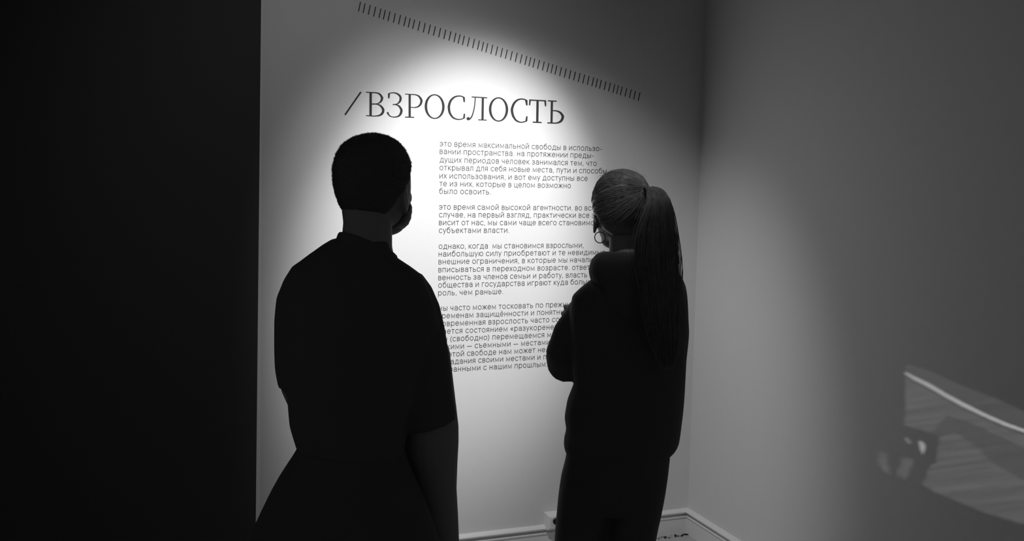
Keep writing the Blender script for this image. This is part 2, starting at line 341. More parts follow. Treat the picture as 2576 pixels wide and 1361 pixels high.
# single-weight lower-case lettering, drawn stroke by stroke; x-height = 1
def arc(cx, cy, rx, ry, a0, a1, n=22):
    return [(cx + rx * math.cos(math.radians(a0 + (a1 - a0) * i / n)), cy + ry * math.sin(math.radians(a0 + (a1 - a0) * i / n))) for i in range(n + 1)]
def sp(*p): return spline(list(p), [1.0] * len(p), 5)[0]
def rev(p, w): return [(w - x, y) for x, y in p]
SOFT = [(0, .57), (.30, .57), (.44, .54), (.54, .44), (.57, .285), (.54, .13), (.44, .03), (.30, 0), (0, 0)]
BREVE = sp((.15, 1.38), (.20, 1.27), (.32, 1.22), (.44, 1.27), (.49, 1.38))
FONT = {  # width, left bearing, right bearing, strokes
 'а': (.64, .09, .12, [sp((.05, .74), (.13, .91), (.34, 1.0), (.55, .93), (.64, .72)) + [(.64, 0)], sp((.64, .56), (.36, .56), (.12, .49), (.03, .28), (.12, .07), (.31, 0), (.53, .09), (.64, .30))]),
 'б': (.72, .08, .08, [arc(.36, .5, .35, .5, 0, 360), sp((.01, .50), (.03, .88), (.14, 1.20), (.36, 1.33), (.64, 1.40))]),
 'в': (.58, .13, .08, [[(0, 0), (0, 1)], sp((0, 1), (.16, 1), (.34, 1), (.49, .93), (.54, .77), (.49, .61), (.34, .54), (.16, .54), (0, .54)), sp((.30, .54), (.50, .47), (.58, .28), (.52, .08), (.34, 0), (.16, 0), (0, 0))]),
 'г': (.48, .13, .03, [[(0, 0), (0, 1), (.48, 1)]]),
 'д': (.84, .06, .06, [sp((.13, 0), (.20, .18), (.25, .5), (.27, 1)), [(.27, 1), (.72, 1), (.72, 0)], [(0, -.25), (0, 0), (.84, 0), (.84, -.25)]]),
 'е': (.70, .08, .08, [[(.01, .52), (.69, .52)], arc(.35, .5, .35, .5, 2, 322)]),
 'ж': (1.0, .04, .04, [[(.5, 0), (.5, 1)], [(.03, 1), (.40, .52), (0, 0)], [(.97, 1), (.60, .52), (1.0, 0)], [(.40, .52), (.60, .52)]]),
 'з': (.58, .08, .08, [sp((.03, .80), (.13, .95), (.30, 1.0), (.48, .94), (.54, .77), (.48, .60), (.32, .54), (.18, .54)), sp((.30, .54), (.51, .46), (.58, .27), (.50, .07), (.29, 0), (.10, .06), (0, .23))]),
 'и': (.64, .13, .13, [[(0, 1), (0, 0)], [(0, .04), (.64, .96)], [(.64, 1), (.64, 0)]]),
 'й': (.64, .13, .13, [[(0, 1), (0, 0)], [(0, .04), (.64, .96)], [(.64, 1), (.64, 0)], BREVE]),
 'к': (.58, .13, .03, [[(0, 0), (0, 1)], [(0, .5), (.13, .5), (.54, 1)], [(.16, .52), (.58, 0)]]),
 'л': (.66, .03, .13, [sp((0, .0), (.09, .05), (.15, .25), (.17, .6), (.18, 1)), [(.18, 1), (.66, 1), (.66, 0)]]),
 'м': (.80, .13, .13, [[(0, 0), (0, 1), (.40, .15), (.80, 1), (.80, 0)]]),
 'н': (.62, .13, .13, [[(0, 0), (0, 1)], [(.62, 0), (.62, 1)], [(0, .52), (.62, .52)]]),
 'о': (.74, .08, .08, [arc(.37, .5, .37, .5, 0, 360, 30)]),
 'п': (.60, .13, .13, [[(0, 0), (0, 1), (.60, 1), (.60, 0)]]),
 'р': (.70, .13, .08, [[(0, -.42), (0, 1)], arc(.36, .5, .35, .5, 0, 360, 28)]),
 'с': (.66, .08, .06, [arc(.37, .5, .37, .5, 40, 320)]),
 'т': (.62, .04, .04, [[(0, 1), (.62, 1)], [(.31, 1), (.31, 0)]]),
 'у': (.62, .03, .03, [[(0, 1), (.32, .03)], [(.62, 1), (.17, -.42)]]),
 'х': (.58, .04, .04, [[(0, 1), (.58, 0)], [(.58, 1), (0, 0)]]),
 'ц': (.72, .13, .05, [[(0, 1), (0, 0), (.72, 0), (.72, -.25)], [(.60, 1), (.60, 0)]]),
 'ч': (.55, .11, .13, [sp((0, 1), (0, .68), (.07, .48), (.27, .42), (.55, .44)), [(.55, 1), (.55, 0)]]),
 'ш': (.90, .13, .13, [[(0, 1), (0, 0), (.90, 0), (.90, 1)], [(.45, 1), (.45, 0)]]),
 'щ': (1.02, .13, .05, [[(0, 1), (0, 0), (1.02, 0), (1.02, -.25)], [(.45, 1), (.45, 0)], [(.90, 1), (.90, 0)]]),
 'ы': (.82, .13, .13, [[(0, 0), (0, 1)], SOFT, [(.82, 0), (.82, 1)]]),
 'ь': (.57, .13, .08, [[(0, 0), (0, 1)], SOFT]),
 'ъ': (.75, .03, .08, [[(0, 1), (.18, 1), (.18, 0)], [(x + .18, y) for x, y in SOFT]]),
 'э': (.66, .06, .08, [arc(.29, .5, .37, .5, 140, -140), [(.14, .52), (.66, .52)]]),
 'ю': (.94, .13, .08, [[(0, 0), (0, 1)], [(0, .52), (.22, .52)], arc(.58, .5, .36, .5, 0, 360, 28)]),
 'я': (.58, .05, .13, [[(.58, 0), (.58, 1)], sp((.58, 1), (.42, 1), (.27, 1), (.08, .92), (.02, .72), (.08, .52), (.27, .45), (.42, .45), (.58, .45)), [(.27, .45), (0, 0)]]),
 '.': (.05, .12, .10, [[(.025, 0), (.025, .06)]]), ',': (.06, .12, .10, [[(.05, .06), (0, -.18)]]), ':': (.05, .12, .1, [[(.025, 0), (.025, .06)], [(.025, .8), (.025, .86)]]),
 '-': (.40, .08, .08, [[(0, .47), (.40, .47)]]), '—': (1.05, .06, .06, [[(0, .47), (1.05, .47)]]),
 '«': (.58, .08, .08, [[(.26, .85), (0, .5), (.26, .15)], [(.56, .85), (.30, .5), (.56, .15)]]), '»': (.58, .08, .08, [[(0, .85), (.26, .5), (0, .15)], [(.30, .85), (.56, .5), (.30, .15)]]),
 '(': (.22, .10, .05, [arc(.62, .5, .60, .92, 128, 232)]), ')': (.22, .05, .10, [arc(-.40, .5, .60, .92, 52, -52)]),
 ' ': (.30, .0, .0, [])}
FONT['ё'] = FONT['е'][:3] + (FONT['е'][3] + [[(.22, 1.25), (.22, 1.33)], [(.48, 1.25), (.48, 1.33)]],)
XH = 0.0168; STROKE = 0.132; GX = 1.16
def set_line(body, gap=0.0):
    x = 0.0; out = []
    for i, ch in enumerate(body):
        w, lb, rb, st = FONT[ch]
        if i: x += lb + gap
        out += [(x, s_) for s_ in st]
        x += w + rb
    return out, x - FONT[body[-1]][2]
def text_mesh(body, z, gap):
    mb = MB(); strokes, wid = set_line(body, gap); k = GX; dep = 0.0
    for x, s_ in strokes:
        dep = (dep + .00003) % .00018
        pts = [(X0 + (x + px) * XH * k, z + py * XH) for px, py in s_]; hw = STROKE * XH / 2; n = len(pts)
        closed = math.hypot(pts[0][0] - pts[-1][0], pts[0][1] - pts[-1][1]) < 1e-6
        L = []; R = []
        for i, p in enumerate(pts):
            a = pts[i - 1] if i else (pts[-2] if closed else None); c = pts[i + 1] if i < n - 1 else (pts[1] if closed else None)
            def nd(u, v):
                l = math.hypot(v[0] - u[0], v[1] - u[1]) or 1; return ((v[0] - u[0]) / l, (v[1] - u[1]) / l)
            d1 = nd(a, p) if a else nd(p, c); d2 = nd(p, c) if c else d1
            mx, my = -(d1[1] + d2[1]), d1[0] + d2[0]; l = math.hypot(mx, my) or 1; mx /= l; my /= l
            q = hw / max(.45, mx * -d1[1] + my * d1[0])
            ex = 0.0
            if not a: px_, py_ = p[0] - d1[0] * hw * .9, p[1] - d1[1] * hw * .9
            elif not c: px_, py_ = p[0] + d1[0] * hw * .9, p[1] + d1[1] * hw * .9
            else: px_, py_ = p
            L.append((px_ + mx * q, py_ + my * q)); R.append((px_ - mx * q, py_ - my * q))
        y0 = -(.0005 + dep)
        vs = []
        for l_, r_ in zip(L, R): vs += [(l_[0], y0, l_[1]), (r_[0], y0, r_[1]), (l_[0], 0, l_[1]), (r_[0], 0, r_[1])]
        fs = []
        for i in range(n - 1):
            b0 = 4 * i; b1 = b0 + 4
            fs += [(b0, b0 + 1, b1 + 1, b1), (b0, b1, b1 + 2, b0 + 2), (b0 + 1, b0 + 3, b1 + 3, b1 + 1)]
        if not closed: fs += [(0, 2, 3, 1), (4 * n - 4, 4 * n - 3, 4 * n - 1, 4 * n - 2)]
        mb.add(vs, fs)
    return mb

X0 = 1.1527
KNOWN = [('это время самой высокой агентности.', 1.774), ('случае, на первый взгляд, практически все', 1.8586), ('висит от нас, мы сами чаще всего', 1.6986), ('наибольшую силу приобретают и те', 1.7441), ('внешние ограничения, в которые мы', 1.7543), ('вписываться в переходном возрасте.', 1.7666), ('венность за членов семьи и работу,', 1.7363), ('общества и государства играют куда', 1.7604), ('мы часто можем тосковать по', 1.6416), ('временам защищённости', 1.5685), ('современная взрослость', 1.5692), ('дается состоянием', 1.4719), ('мы (свободно) перемещаемся', 1.6498), ('чужими — съемными', 1.4882), ('но этой свободе нам может не', 1.6565), ('обладания своими местами и', 1.6341), ('связанными с нашим', 1.4951)]
def fit_gap(body, xr): return ((xr - X0) / (XH * GX) - set_line(body)[1]) / (len(body) - 1)
full = [fit_gap(body, xr) for _, ls in PARAS for body, z, xr in ls if xr and len(body) > 30]
GAP = sum(full) / len(full)
for label, lines in PARAS:
    par = empty('text_paragraph', (0, 0, 0))
    tag(par, label, 'lettering', 'paragraphs on the wall')
    for body, z, xr in lines:
        text_mesh(body, z, fit_gap(body, xr) if xr else next((fit_gap(q, x) for q, x in KNOWN if body.startswith(q)), GAP)).build('text_line', M_INK2, par)

# ------------------------------------------------------------------ surface-mounted socket above the baseboard
sk = empty('wall_socket', (1.705, 0, 0.098))
tag(sk, 'white surface-mounted socket on the wall above the baseboard, beside the woman\'s trousers', 'socket')
w, d, hh = 0.085, 0.052, 0.075; cz = 0.008
b = MB()
rings = []
for (y, gx, gz) in ((0.0, 0, 0), (-d + 0.012, 0, 0), (-d, 0.011, 0.011)):
    rings.append([Vector((-0.037 + gx, y, cz + gz)), Vector((-0.037 + w - gx, y, cz + gz)), Vector((-0.037 + w - gx, y, cz + hh - gz)), Vector((-0.037 + gx, y, cz + hh - gz))])
b.loft(rings); o = b.build('housing', M_PLASTIC, sk)
bv = o.modifiers.new('edge', 'BEVEL'); bv.width = 0.002; bv.segments = 2
cx, czz = 0.0005, cz + hh / 2 + .006
b = MB(); n = 40
for (r0, r1, y0, y1) in ((0.023, 0.0195, -d - 0.002, -d - 0.002), (0.023, 0.023, -d - 0.002, -d + 0.001), (0.0195, 0.0175, -d - 0.002, -d + 0.002)):
    vs = []
    for k in range(n):
        a = 2 * PI * k / n
        vs += [(cx + r0 * math.cos(a), y0, czz + r0 * math.sin(a)), (cx + r1 * math.cos(a), y1, czz + r1 * math.sin(a))]
    b.add(vs, [(2 * k, 2 * ((k + 1) % n), 2 * ((k + 1) % n) + 1, 2 * k + 1) for k in range(n)])
b.build('socket_ring', M_PLASTIC, sk)
b = MB()
b.loft([[Vector((cx + 0.0135 * math.cos(2 * PI * k / n), y, czz + 0.0135 * math.sin(2 * PI * k / n))) for k in range(n)] for y in (-d - 0.0005, -d - 0.0035)])  # raised black disc; the dark of the recess is put into its colour
disc = b.build('plug_disc', M_DARK, sk); disc['label'] = 'flat black disc for the shade of the plug recess'

# ------------------------------------------------------------------ people
HEAD = [(0.000, .002, -.030, .012), (-.006, .030, -.058, .034), (-.018, .056, -.080, .052), (-.035, .075, -.094, .064), (-.060, .090, -.103, .073), (-.090, .096, -.106, .0765),
        (-.115, .094, -.104, .076), (-.140, .092, -.097, .073), (-.160, .093, -.085, .069), (-.180, .094, -.066, .064), (-.198, .093, -.040, .057), (-.214, .090, -.012, .047), (-.226, .082, .015, .034), (-.232, .070, .035, .018)]
def head_rings(k=1.0, off=0.0, n=28, slim=0.0):
    out = []
    for (z, yf, yb, hw) in HEAD:
        c = (yf + yb) / 2; l = (yf - yb) / 2 + off; w = hw + off; rr = []
        for j in range(n):
            a = 2 * PI * j / n; ca, sa = math.cos(a), math.sin(a)
            x = w * math.copysign(abs(ca) ** (.92 if sa < 0 else .88), ca) * (1 - slim * max(0, min(1, (-z - .14) / .06))); y = l * math.copysign(abs(sa) ** .96, sa)
            # the face is narrower than the back of the skull
            if y > 0: x *= 1 - .16 * (y / max(l, 1e-6)) ** 2
            rr.append(Vector((x * k, (c + y) * k, (z + (off if z > -.03 else 0)) * k)))
        out.append(rr)
    return out
def head_pieces(mb, T, k=1.0, nose=1.0, ear_dz=0.0, slim=0.0, short=1.0):
    """skull, face and ears in head space (x right, y to the face, z up, 0 = crown) placed by matrix T"""
    h = MB()
    h.loft(head_rings(k, slim=slim)[::-1])
    h.tube([(0, .094, -.105), (0, .104, -.128), (0, .113 * 1.0, -.148), (0, .106, -.157)], [.008, .011, .014 * nose, .010], n=12)      # nose
    for sx in (-1, 1):
        h.ell((sx * .012, .100, -.153), (.008, .010, .007))                           # nostril wing
        h.ell((sx * .027, .086, -.102), (.019, .013, .007))                            # brow
        h.ell((sx * .040, .056, -.142), (.017, .024, .022)); h.ell((sx * (.048 - .1 * slim), .030, -.186), (.014, .030, .022))                            # cheekbone
        h.ell((sx * .0755, -.012, -.140 + ear_dz), (.006, .018, .030), rz=sx * .12)             # ear
        h.tube([(sx * .076, -.002, -.122 + ear_dz), (sx * .079, -.020, -.113 + ear_dz), (sx * .0805, -.031, -.128 + ear_dz), (sx * .0795, -.026, -.150 + ear_dz), (sx * .0765, -.012, -.169 + ear_dz)], [.004, .0045, .0045, .004, .005], n=8)
    h.ell((0, .094, -.182), (.022, .010, .005)); h.ell((0, .093, -.191), (.019, .010, .006))   # lips
    h.ell((0, .082, -.217), (.020, .014, .013)); h.ell((0, .035, -.218), (.042, .050, .026))                                        # chin
    for v in h.v: v *= 1.0
    for v in h.v:
        if v.z < -.15: v.z = -.15 + (v.z + .15) * short
    mb.add([T @ (v * k) if k != 1.0 else T @ v for v in h.v], h.f)
def eyes(T, parent, k=1.0):
    for sx in (-1, 1):
        MB().ell(T @ Vector((sx * .031 * k, .087 * k, -.115 * k)), (.0115, .0115, .0085)).build('eye', M_EYE, parent, True)
        MB().ell(T @ Vector((sx * .0315 * k, .0955 * k, -.115 * k)), (.0052, .0042, .0052)).build('iris', M_DARK, parent, True)
def hand_pieces(mb, wrist, d, nrm, thumb_side, size=1.0, curl=0.6):
    """palm, five bent fingers; d = towards the fingertips, nrm = palm normal, thumb_side = +-1 along d x nrm"""
    d = Vector(d).normalized(); nrm = Vector(nrm); nrm = (nrm - d * nrm.dot(d)).normalized(); s = d.cross(nrm) * thumb_side
    w = Vector(wrist); L = size
    mb.tube([w - d * .02, w + d * .02 * L, w + d * .055 * L, w + d * .088 * L], [(.018, .026), (.017, .034), (.015, .041), (.011, .039)], n=16, up=nrm)
    for i, (off, ln) in enumerate(((.0315, .072), (.0105, .080), (-.0105, .074), (-.0315, .058))):
        p = w + d * .085 * L + s * off * L; pts = [p - d * .02, p]; dd = (d + s * (off * 3.2)).normalized(); fan = dd.copy(); ax = nrm.cross(d).normalized()
        for seg in (.45, .32, .23):
            a = curl * (.85 + .12 * i) * (0.9 if seg > .4 else 1.0)
            dd = (dd * math.cos(a) + (nrm - dd * nrm.dot(dd)).normalized() * math.sin(a)).normalized()
            p = p + dd * ln * seg * L; pts.append(p)
        mb.tube(pts, [.0088, .0082, .0076, .0072, .0060], n=10)
    p = w + d * .025 * L + s * .030 * L; t1 = (d * .75 + s * .65 + nrm * .25).normalized(); t2 = (d * .9 + s * .2 + nrm * .45).normalized()
    mb.tube([p - s * .015, p, p + t1 * .036 * L, p + t1 * .036 * L + t2 * .030 * L, p + t1 * .036 * L + t2 * .052 * L], [.013, .0125, .0105, .0095, .007], n=10)
def shoe(parent, M, x, y, rz):
    b = MB(); R = Matrix.Rotation(rz, 3, 'Z')
    def sec(yy, w, z1): return [Vector((x, y, 0)) + R @ Vector((w * math.cos(2 * PI * k / 20), yy, 0)) + Vector((0, 0, .018 + max(0, 1) * (z1 - .018) * (0.5 + 0.5 * math.sin(2 * PI * k / 20)))) for k in range(20)]
    b.loft([sec(-.10, .020, .06), sec(-.09, .034, .085), sec(-.03, .038, .10), sec(.03, .042, .085), (sec(.10, .048, .06)), sec(.15, .042, .045), sec(.175, .02, .032)])
    o = b.build('shoe', M_SHOE, parent, True)
    s_ = MB()
    out = [(-.10, .024), (-.095, .034), (-.03, .040), (.04, .042), (.10, .050), (.15, .045), (.178, .022)]
    pts = [(w, yy) for yy, w in out] + [(-w, yy) for yy, w in reversed(out)]
    s_.loft([[Vector((x, y, 0)) + R @ Vector((px, py, 0)) + Vector((0, 0, z)) for px, py in pts] for z in (0.0, 0.022)])
    s_.build('sole', M_SOLE, o)
    return o
def hair_cap(T, inside, thick, k=1.0, n=72, rough=0.0, seed=0.0, short=1.0):
    """scalp shell: follows the skull wherever inside(x, y, z) > 0 and sinks into the skin at its edge"""
    rr = head_rings(1.0, 0.0, n)
    # finer rings
    fine = []
    for a, b_ in zip(rr, rr[1:]):
        for t in (0, .25, .5, .75): fine.append([p.lerp(q, t) for p, q in zip(a, b_)])
    fine.append(rr[-1])
    V = []; keep = []
    for i, rg in enumerate(fine):
        cen = Vector((0, sum(p.y for p in rg) / n, -.085))
        for p in rg:
            g = inside(p.x, p.y, p.z)
            o_ = -.004 + (thick(p) + .004) * max(0, min(1, g / .018 + .2))
            dd = (p - cen).normalized() if p.z > -.09 else Vector((p.x, p.y - cen.y, 0)).normalized()
            if rough: o_ += rough * noise.noise(p * 120 + Vector((seed, 0, 0))) * max(0, min(1, g / .01))
            q_ = p + dd * o_
            if q_.z < -.15: q_.z = -.15 + (q_.z + .15) * short
            V.append(T @ (q_ * k)); keep.append(g)
    F = []
    for i in range(len(fine) - 1):
        for j in range(n):
            q = (i * n + j, i * n + (j + 1) % n, (i + 1) * n + (j + 1) % n, (i + 1) * n + j)
            if max(keep[t] for t in q) > -.012: F.append(q[::-1])
    F.append(tuple(range(n)))
    return V, F

# ---- the man: s = right, t = away from the camera position, z up, turned towards the text
man = None
MAN_AT = (0.449, -1.860); MAN_RZ = math.radians(-11.95)
mbod = MB()
MH = math.radians(-28)
T_MH = Matrix.Translation((0.011, 0.0, 1.788)) @ Matrix.Rotation(MH, 4, 'Z') @ Matrix.Rotation(math.radians(8), 4, 'X')
head_pieces(mbod, T_MH, short=.82)
mbod.tube([(-.002, -.012, 1.655), (0.0, -.022, 1.60), (-.002, -.030, 1.55), (-.006, -.034, 1.49)], [.058, .0535, .056, .075], n=24)
# torso, hips, legs, arms
mbod.loft([ring(1.50, -.12, .10, -.03, .050, -.2), ring(1.44, -.15, .13, -.03, .075, -.2), ring(1.34, -.155, .110, -.03, .085, -.2), ring(1.20, -.14, .075, -.02, .085, -.2), ring(1.08, -.13, .07, -.02, .085, -.2), ring(.98, -.15, .09, -.03, .095, -.12), ring(.86, -.17, .10, -.03, .10, -.12), ring(.82, -.15, .09, -.03, .09, -.12)][::-1])
for sx, foot in ((-.115, (-.135, .02)), (.055, (.085, .03))):
    mbod.tube([(sx, -.02, .90), (sx * 1.05, -.01, .70), (sx * 1.1 - .005, .02, .48), (sx * 1.15, -.005, .30), (foot[0], foot[1] - .03, .07)], [.080, .072, .056, .054, .038], n=18)
mbod.tube([(.085, -.03, 1.44), (.130, -.02, 1.30), (.147, .00, 1.13), (.147, .02, 1.09), (.1545, .045, 1.03), (.162, .07, .96), (.175, .095, .885), (.192, .115, .80)], [.055, .056, .062, .0645, .0575, .051, .045, .034], n=20)
hand_pieces(mbod, (.192, .117, .80), (-.05, .22, -1), (-1, .1, 0), -1, 1.0, .35)
mbod.tube([(-.125, .0, 1.44), (-.150, .01, 1.30), (-.1475, .04, 1.225), (-.142, .075, 1.19), (-.09, .16, 1.145), (-.03, .215, 1.10)], [.052, .050, .047, .045, .039, .029], n=20)
hand_pieces(mbod, (-.03, .217, 1.10), (.9, .35, -.35), (.2, -.9, -.2), 1, 1.0, .5)
man = remeshed('person', mbod, M_SKIN, None, .0043, 2)
man.location = (MAN_AT[0], MAN_AT[1], 0); man.rotation_euler = (0, 0, MAN_RZ)
tag(man, 'short-haired man in loose black tee and flared trousers, standing nearer the black partition', 'person')
eyes(T_MH, man)
# cropped hair
def man_in(x, y, z):
    front = .068 - .9 * max(0, -.035 - z)            # forehead hairline
    nape = -.186
    side = -.128 if y > -.035 else -.128 + (nape + .128) * min(1, (-.035 - y) / .035)
    return min((front - y) * .8, z - side)
def man_thick(p): return (.010 if p.z > -.06 else max(.0022, .010 + (p.z + .06) * .075)) * (1.0 - .5 * max(0, min(1, (p.y - .01) / .05)))
V, F = hair_cap(T_MH, man_in, man_thick, rough=.0012, short=.9)
hm = MB(); hm.add(V, F)
bvt = BVHTree.FromPolygons([tuple(v) for v in V], F)
Ti = T_MH.inverted(); cen = T_MH @ Vector((0, -.005, -.085))
for _ in range(9000):
    u = random.uniform(-.75, 1); a = random.uniform(0, 2 * PI); q = math.sqrt(1 - u * u)
    dirv = (T_MH.to_3x3() @ Vector((q * math.cos(a), q * math.sin(a), u)))
    hit = bvt.ray_cast(cen, dirv, .3)
    if hit[0] is None: continue
    p = hit[0]; lp = Ti @ p
    if man_in(lp.x, lp.y, lp.z) < .006: continue
    ln = .0034 if lp.z > -.10 else .0020
    lay = (dirv + Vector((random.uniform(-.5, .5), random.uniform(-.5, .5), random.uniform(-.5, .3)))).normalized()
    sd = lay.orthogonal().normalized() * .0005
    hm.add([p - dirv * .001 + sd, p - dirv * .001 - sd, p + lay * ln], [(0, 1, 2)])
hm.build('hair', M_HAIRM, man, True)
# stubble beard along the jaw
def beard_in(x, y, z): return min(-.148 - z + .5 * (y - .02) * (1 if y < .02 else 0), y + .012, .2)
V, F = hair_cap(T_MH, beard_in, lambda p: .004, rough=.001, seed=3.0, short=.82)
MB().add(V, F[:-1]).build('beard', M_HAIRM, man, True)
# tee
ML = [(-.064, 1.580), (-.071, 1.571), (-.085, 1.563), (-.096, 1.557), (-.119, 1.541), (-.146, 1.516), (-.163, 1.502), (-.177, 1.484), (-.188, 1.462), (-.197, 1.442), (-.200, 1.431), (-.2045, 1.407), (-.206, 1.359), (-.2065, 1.318), (-.206, 1.277), (-.204, 1.244), (-.196, 1.232)]
MR = [(.050, 1.545), (.062, 1.526), (.077, 1.518), (.100, 1.506), (.117, 1.493), (.135, 1.474), (.147, 1.454), (.155, 1.436), (.163, 1.415), (.171, 1.377), (.178, 1.344), (.184, 1.306), (.188, 1.260), (.192, 1.213), (.195, 1.192), (.201, 1.165), (.202, 1.155)]
tee = MB()
def sh(z, d0=.0): return -.25
rows = []
for z, dt in ((1.565, .050), (1.55, .058), (1.53, .068), (1.51, .080), (1.49, .092), (1.46, .104), (1.43, .112), (1.38, .118)):
    rows.append(ring(z, lerp_table(ML, z) + (.003 if z > 1.5 else .010), lerp_table(MR, z) - (.003 if z > 1.47 else .012), -.03, dt, -.2))
for z, sl, sr, dt in ((1.32, -.190, .130, .120), (1.26, -.184, .120, .122), (1.20, -.178, .105, .122), (1.145, -.173, .088, .124), (1.10, -.160, .082, .122), (1.07, -.150, .082, .115)):
    rows.append(ring(z, sl, sr, -.02, dt, -.2))
tee.loft(rows[::-1])
# sleeves
rows = []
for z in (1.515, 1.50, 1.47, 1.43, 1.38, 1.32, 1.27, 1.238):
    l = lerp_table(ML, z) + (.004 if z > 1.5 else 0); rows.append(ring(z, l, l + (.075 if z > 1.5 else .105 if z > 1.44 else .128), .0 + (1.5 - z) * .10, .055 if z > 1.5 else .075, 0, tilt=(0.22 if z < 1.26 else .0, 0)))
tee.loft(rows[::-1])
rows = []
for z, zt in ((1.49, .0), (1.46, .0), (1.42, .0), (1.36, .0), (1.30, .0), (1.25, .05), (1.20, .12), (1.165, .19), (1.1475, .21)):
    r = lerp_table(MR, z + zt * .06); rows.append(ring(z, r - (.08 if z > 1.48 else .11 if z > 1.3 else .126), r, -.02, .05 if z > 1.48 else .074, 0, tilt=(zt, 0)))
tee.loft(rows[::-1])
tee_o = remeshed('tee_shirt', tee, M_TEE, man, .0075, 2, .003, 9.0)
# mock-neck collar band
cb = MB()
def cring(dz, g, lift=0): return [Vector((.000 + (.0630 + g) * math.cos(2 * PI * k / 40), -.026 + (.060 + g) * math.sin(2 * PI * k / 40), 1.550 + dz - (.40 * (.0605) * math.cos(2 * PI * k / 40)) - .22 * .06 * math.sin(2 * PI * k / 40))) for k in range(40)]
prof = [cring(-.030, .010), cring(-.012, .0065), cring(.001, .002), cring(.004, -.001), cring(.001, -.004), cring(-.03, -.002)]
for a_, b_ in zip(prof, prof[1:]):
    cb.add(a_ + b_, [(k, (k + 1) % 40, 40 + (k + 1) % 40, 40 + k) for k in range(40)])
cb.build('collar', M_TEE, man, True)
# trousers, flared from a high waist
tr = MB()
TL = [(-.150, 1.105), (-.157, 1.089), (-.173, 1.065), (-.196, 1.028), (-.217, .987), (-.228, .964), (-.240, .940), (-.251, .917), (-.272, .86), (-.288, .80), (-.295, .70), (-.300, .50), (-.305, .05)]
TR = [(.080, 1.105), (.085, 1.089), (.106, 1.033), (.134, .972), (.155, .911), (.170, .862), (.190, .80), (.205, .70), (.212, .50), (.218, .05)]
tr.loft([ring(z, lerp_table(TL, z), lerp_table(TR, z), -.03, dt, -.12) for z, dt in ((1.105, .112), (1.085, .114), (1.06, .120), (1.03, .128), (.99, .138), (.95, .145), (.90, .150), (.86, .152), (.81, .150), (.77, .13))][::-1])
for side in (0, 1):
    rows = []
    for z, g in ((.90, .0), (.82, .004), (.74, .008), (.60, .014), (.40, .018), (.20, .020), (.045, .020)):
        l, r = lerp_table(TL, z), lerp_table(TR, z); m = (l + r) / 2
        rows.append(ring(z, l if side == 0 else m + g, m - g if side == 0 else r, -.03 + .02 * max(0, min(1, (.85 - z) / .3)), .150 if z > .8 else .142 if z > .7 else .13, -.12))
    tr.loft(rows[::-1])
remeshed('trousers', tr, M_TROU, man, .010, 2, .003, 7.0)
for x, y, rz in ((-.165, .03, -.15), (.105, .02, -.55)): shoe(man, None, x, y, rz)

# ---- the woman
WOM_AT = (1.242, -1.559); WOM_RZ = math.radians(-27.16)
wb = MB()
WH = math.radians(15); KW_ = .965
T_WH = Matrix.Translation((-.012, 0.0, 1.727)) @ Matrix.Rotation(WH, 4, 'Z') @ Matrix.Rotation(math.radians(5), 4, 'X')
hp = MB(); head_pieces(hp, Matrix.Identity(4), 1.0, .85, -.012, .18, .86)
wb.add([T_WH @ (v * KW_) for v in hp.v], hp.f)
wb.tube([(.000, -.008, 1.60), (.004, -.015, 1.545), (.008, -.022, 1.49), (.012, -.025, 1.43)], [.050, .0465, .050, .075], n=22)
wb.loft([ring(1.44, -.075, .12, -.01, .045, .18), ring(1.38, -.10, .140, .0, .072, .18), ring(1.28, -.10, .13, .01, .09, .18), ring(1.14, -.10, .13, .01, .085, .2), ring(1.02, -.12, .13, .0, .10, .2), ring(.92, -.14, .13, 0, .11, .1), ring(.86, -.12, .10, 0, .09)][::-1])
for sx, foot in ((-.070, (-.105, .02)), (.050, (.035, .03))):
    wb.tube([(sx, 0, .92), (sx * 1.0, .01, .70), (sx * 1.02, .02, .46), (sx * 1.05, -.005, .29), (foot[0], foot[1] - .03, .07)], [.066, .066, .050, .047, .034], n=18)
# arms folded across the chest
wb.tube([(-.085, .0, 1.38), (-.125, .02, 1.27), (-.150, .05, 1.183), (-.10, .12, 1.18), (-.01, .19, 1.20), (.06, .205, 1.225)], [.038, .036, .032, .032, .032, .026], n=18)
hand_pieces(wb, (.06, .205, 1.225), (.9, -.1, .3), (.0, -1, .0), 1, .92, .45)
wb.tube([(.125, .06, 1.39), (.132, .08, 1.29), (.125, .14, 1.215), (.05, .220, 1.225), (-.06, .215, 1.265), (-.105, .165, 1.285)], [.036, .036, .032, .034, .032, .026], n=18)
hand_pieces(wb, (-.105, .165, 1.285), (-.75, -.55, .15), (.4, -.8, 0), -1, .92, .7)
wom = remeshed('person', wb, M_SKIN, None, .0043, 2)
wom.location = (WOM_AT[0], WOM_AT[1], 0); wom.rotation_euler = (0, 0, WOM_RZ)
tag(wom, 'woman with long ponytail and hoop earrings in black hoodie, arms folded', 'person')
T_WHk = T_WH @ Matrix.Scale(KW_, 4)
eyes(T_WH, wom, KW_)
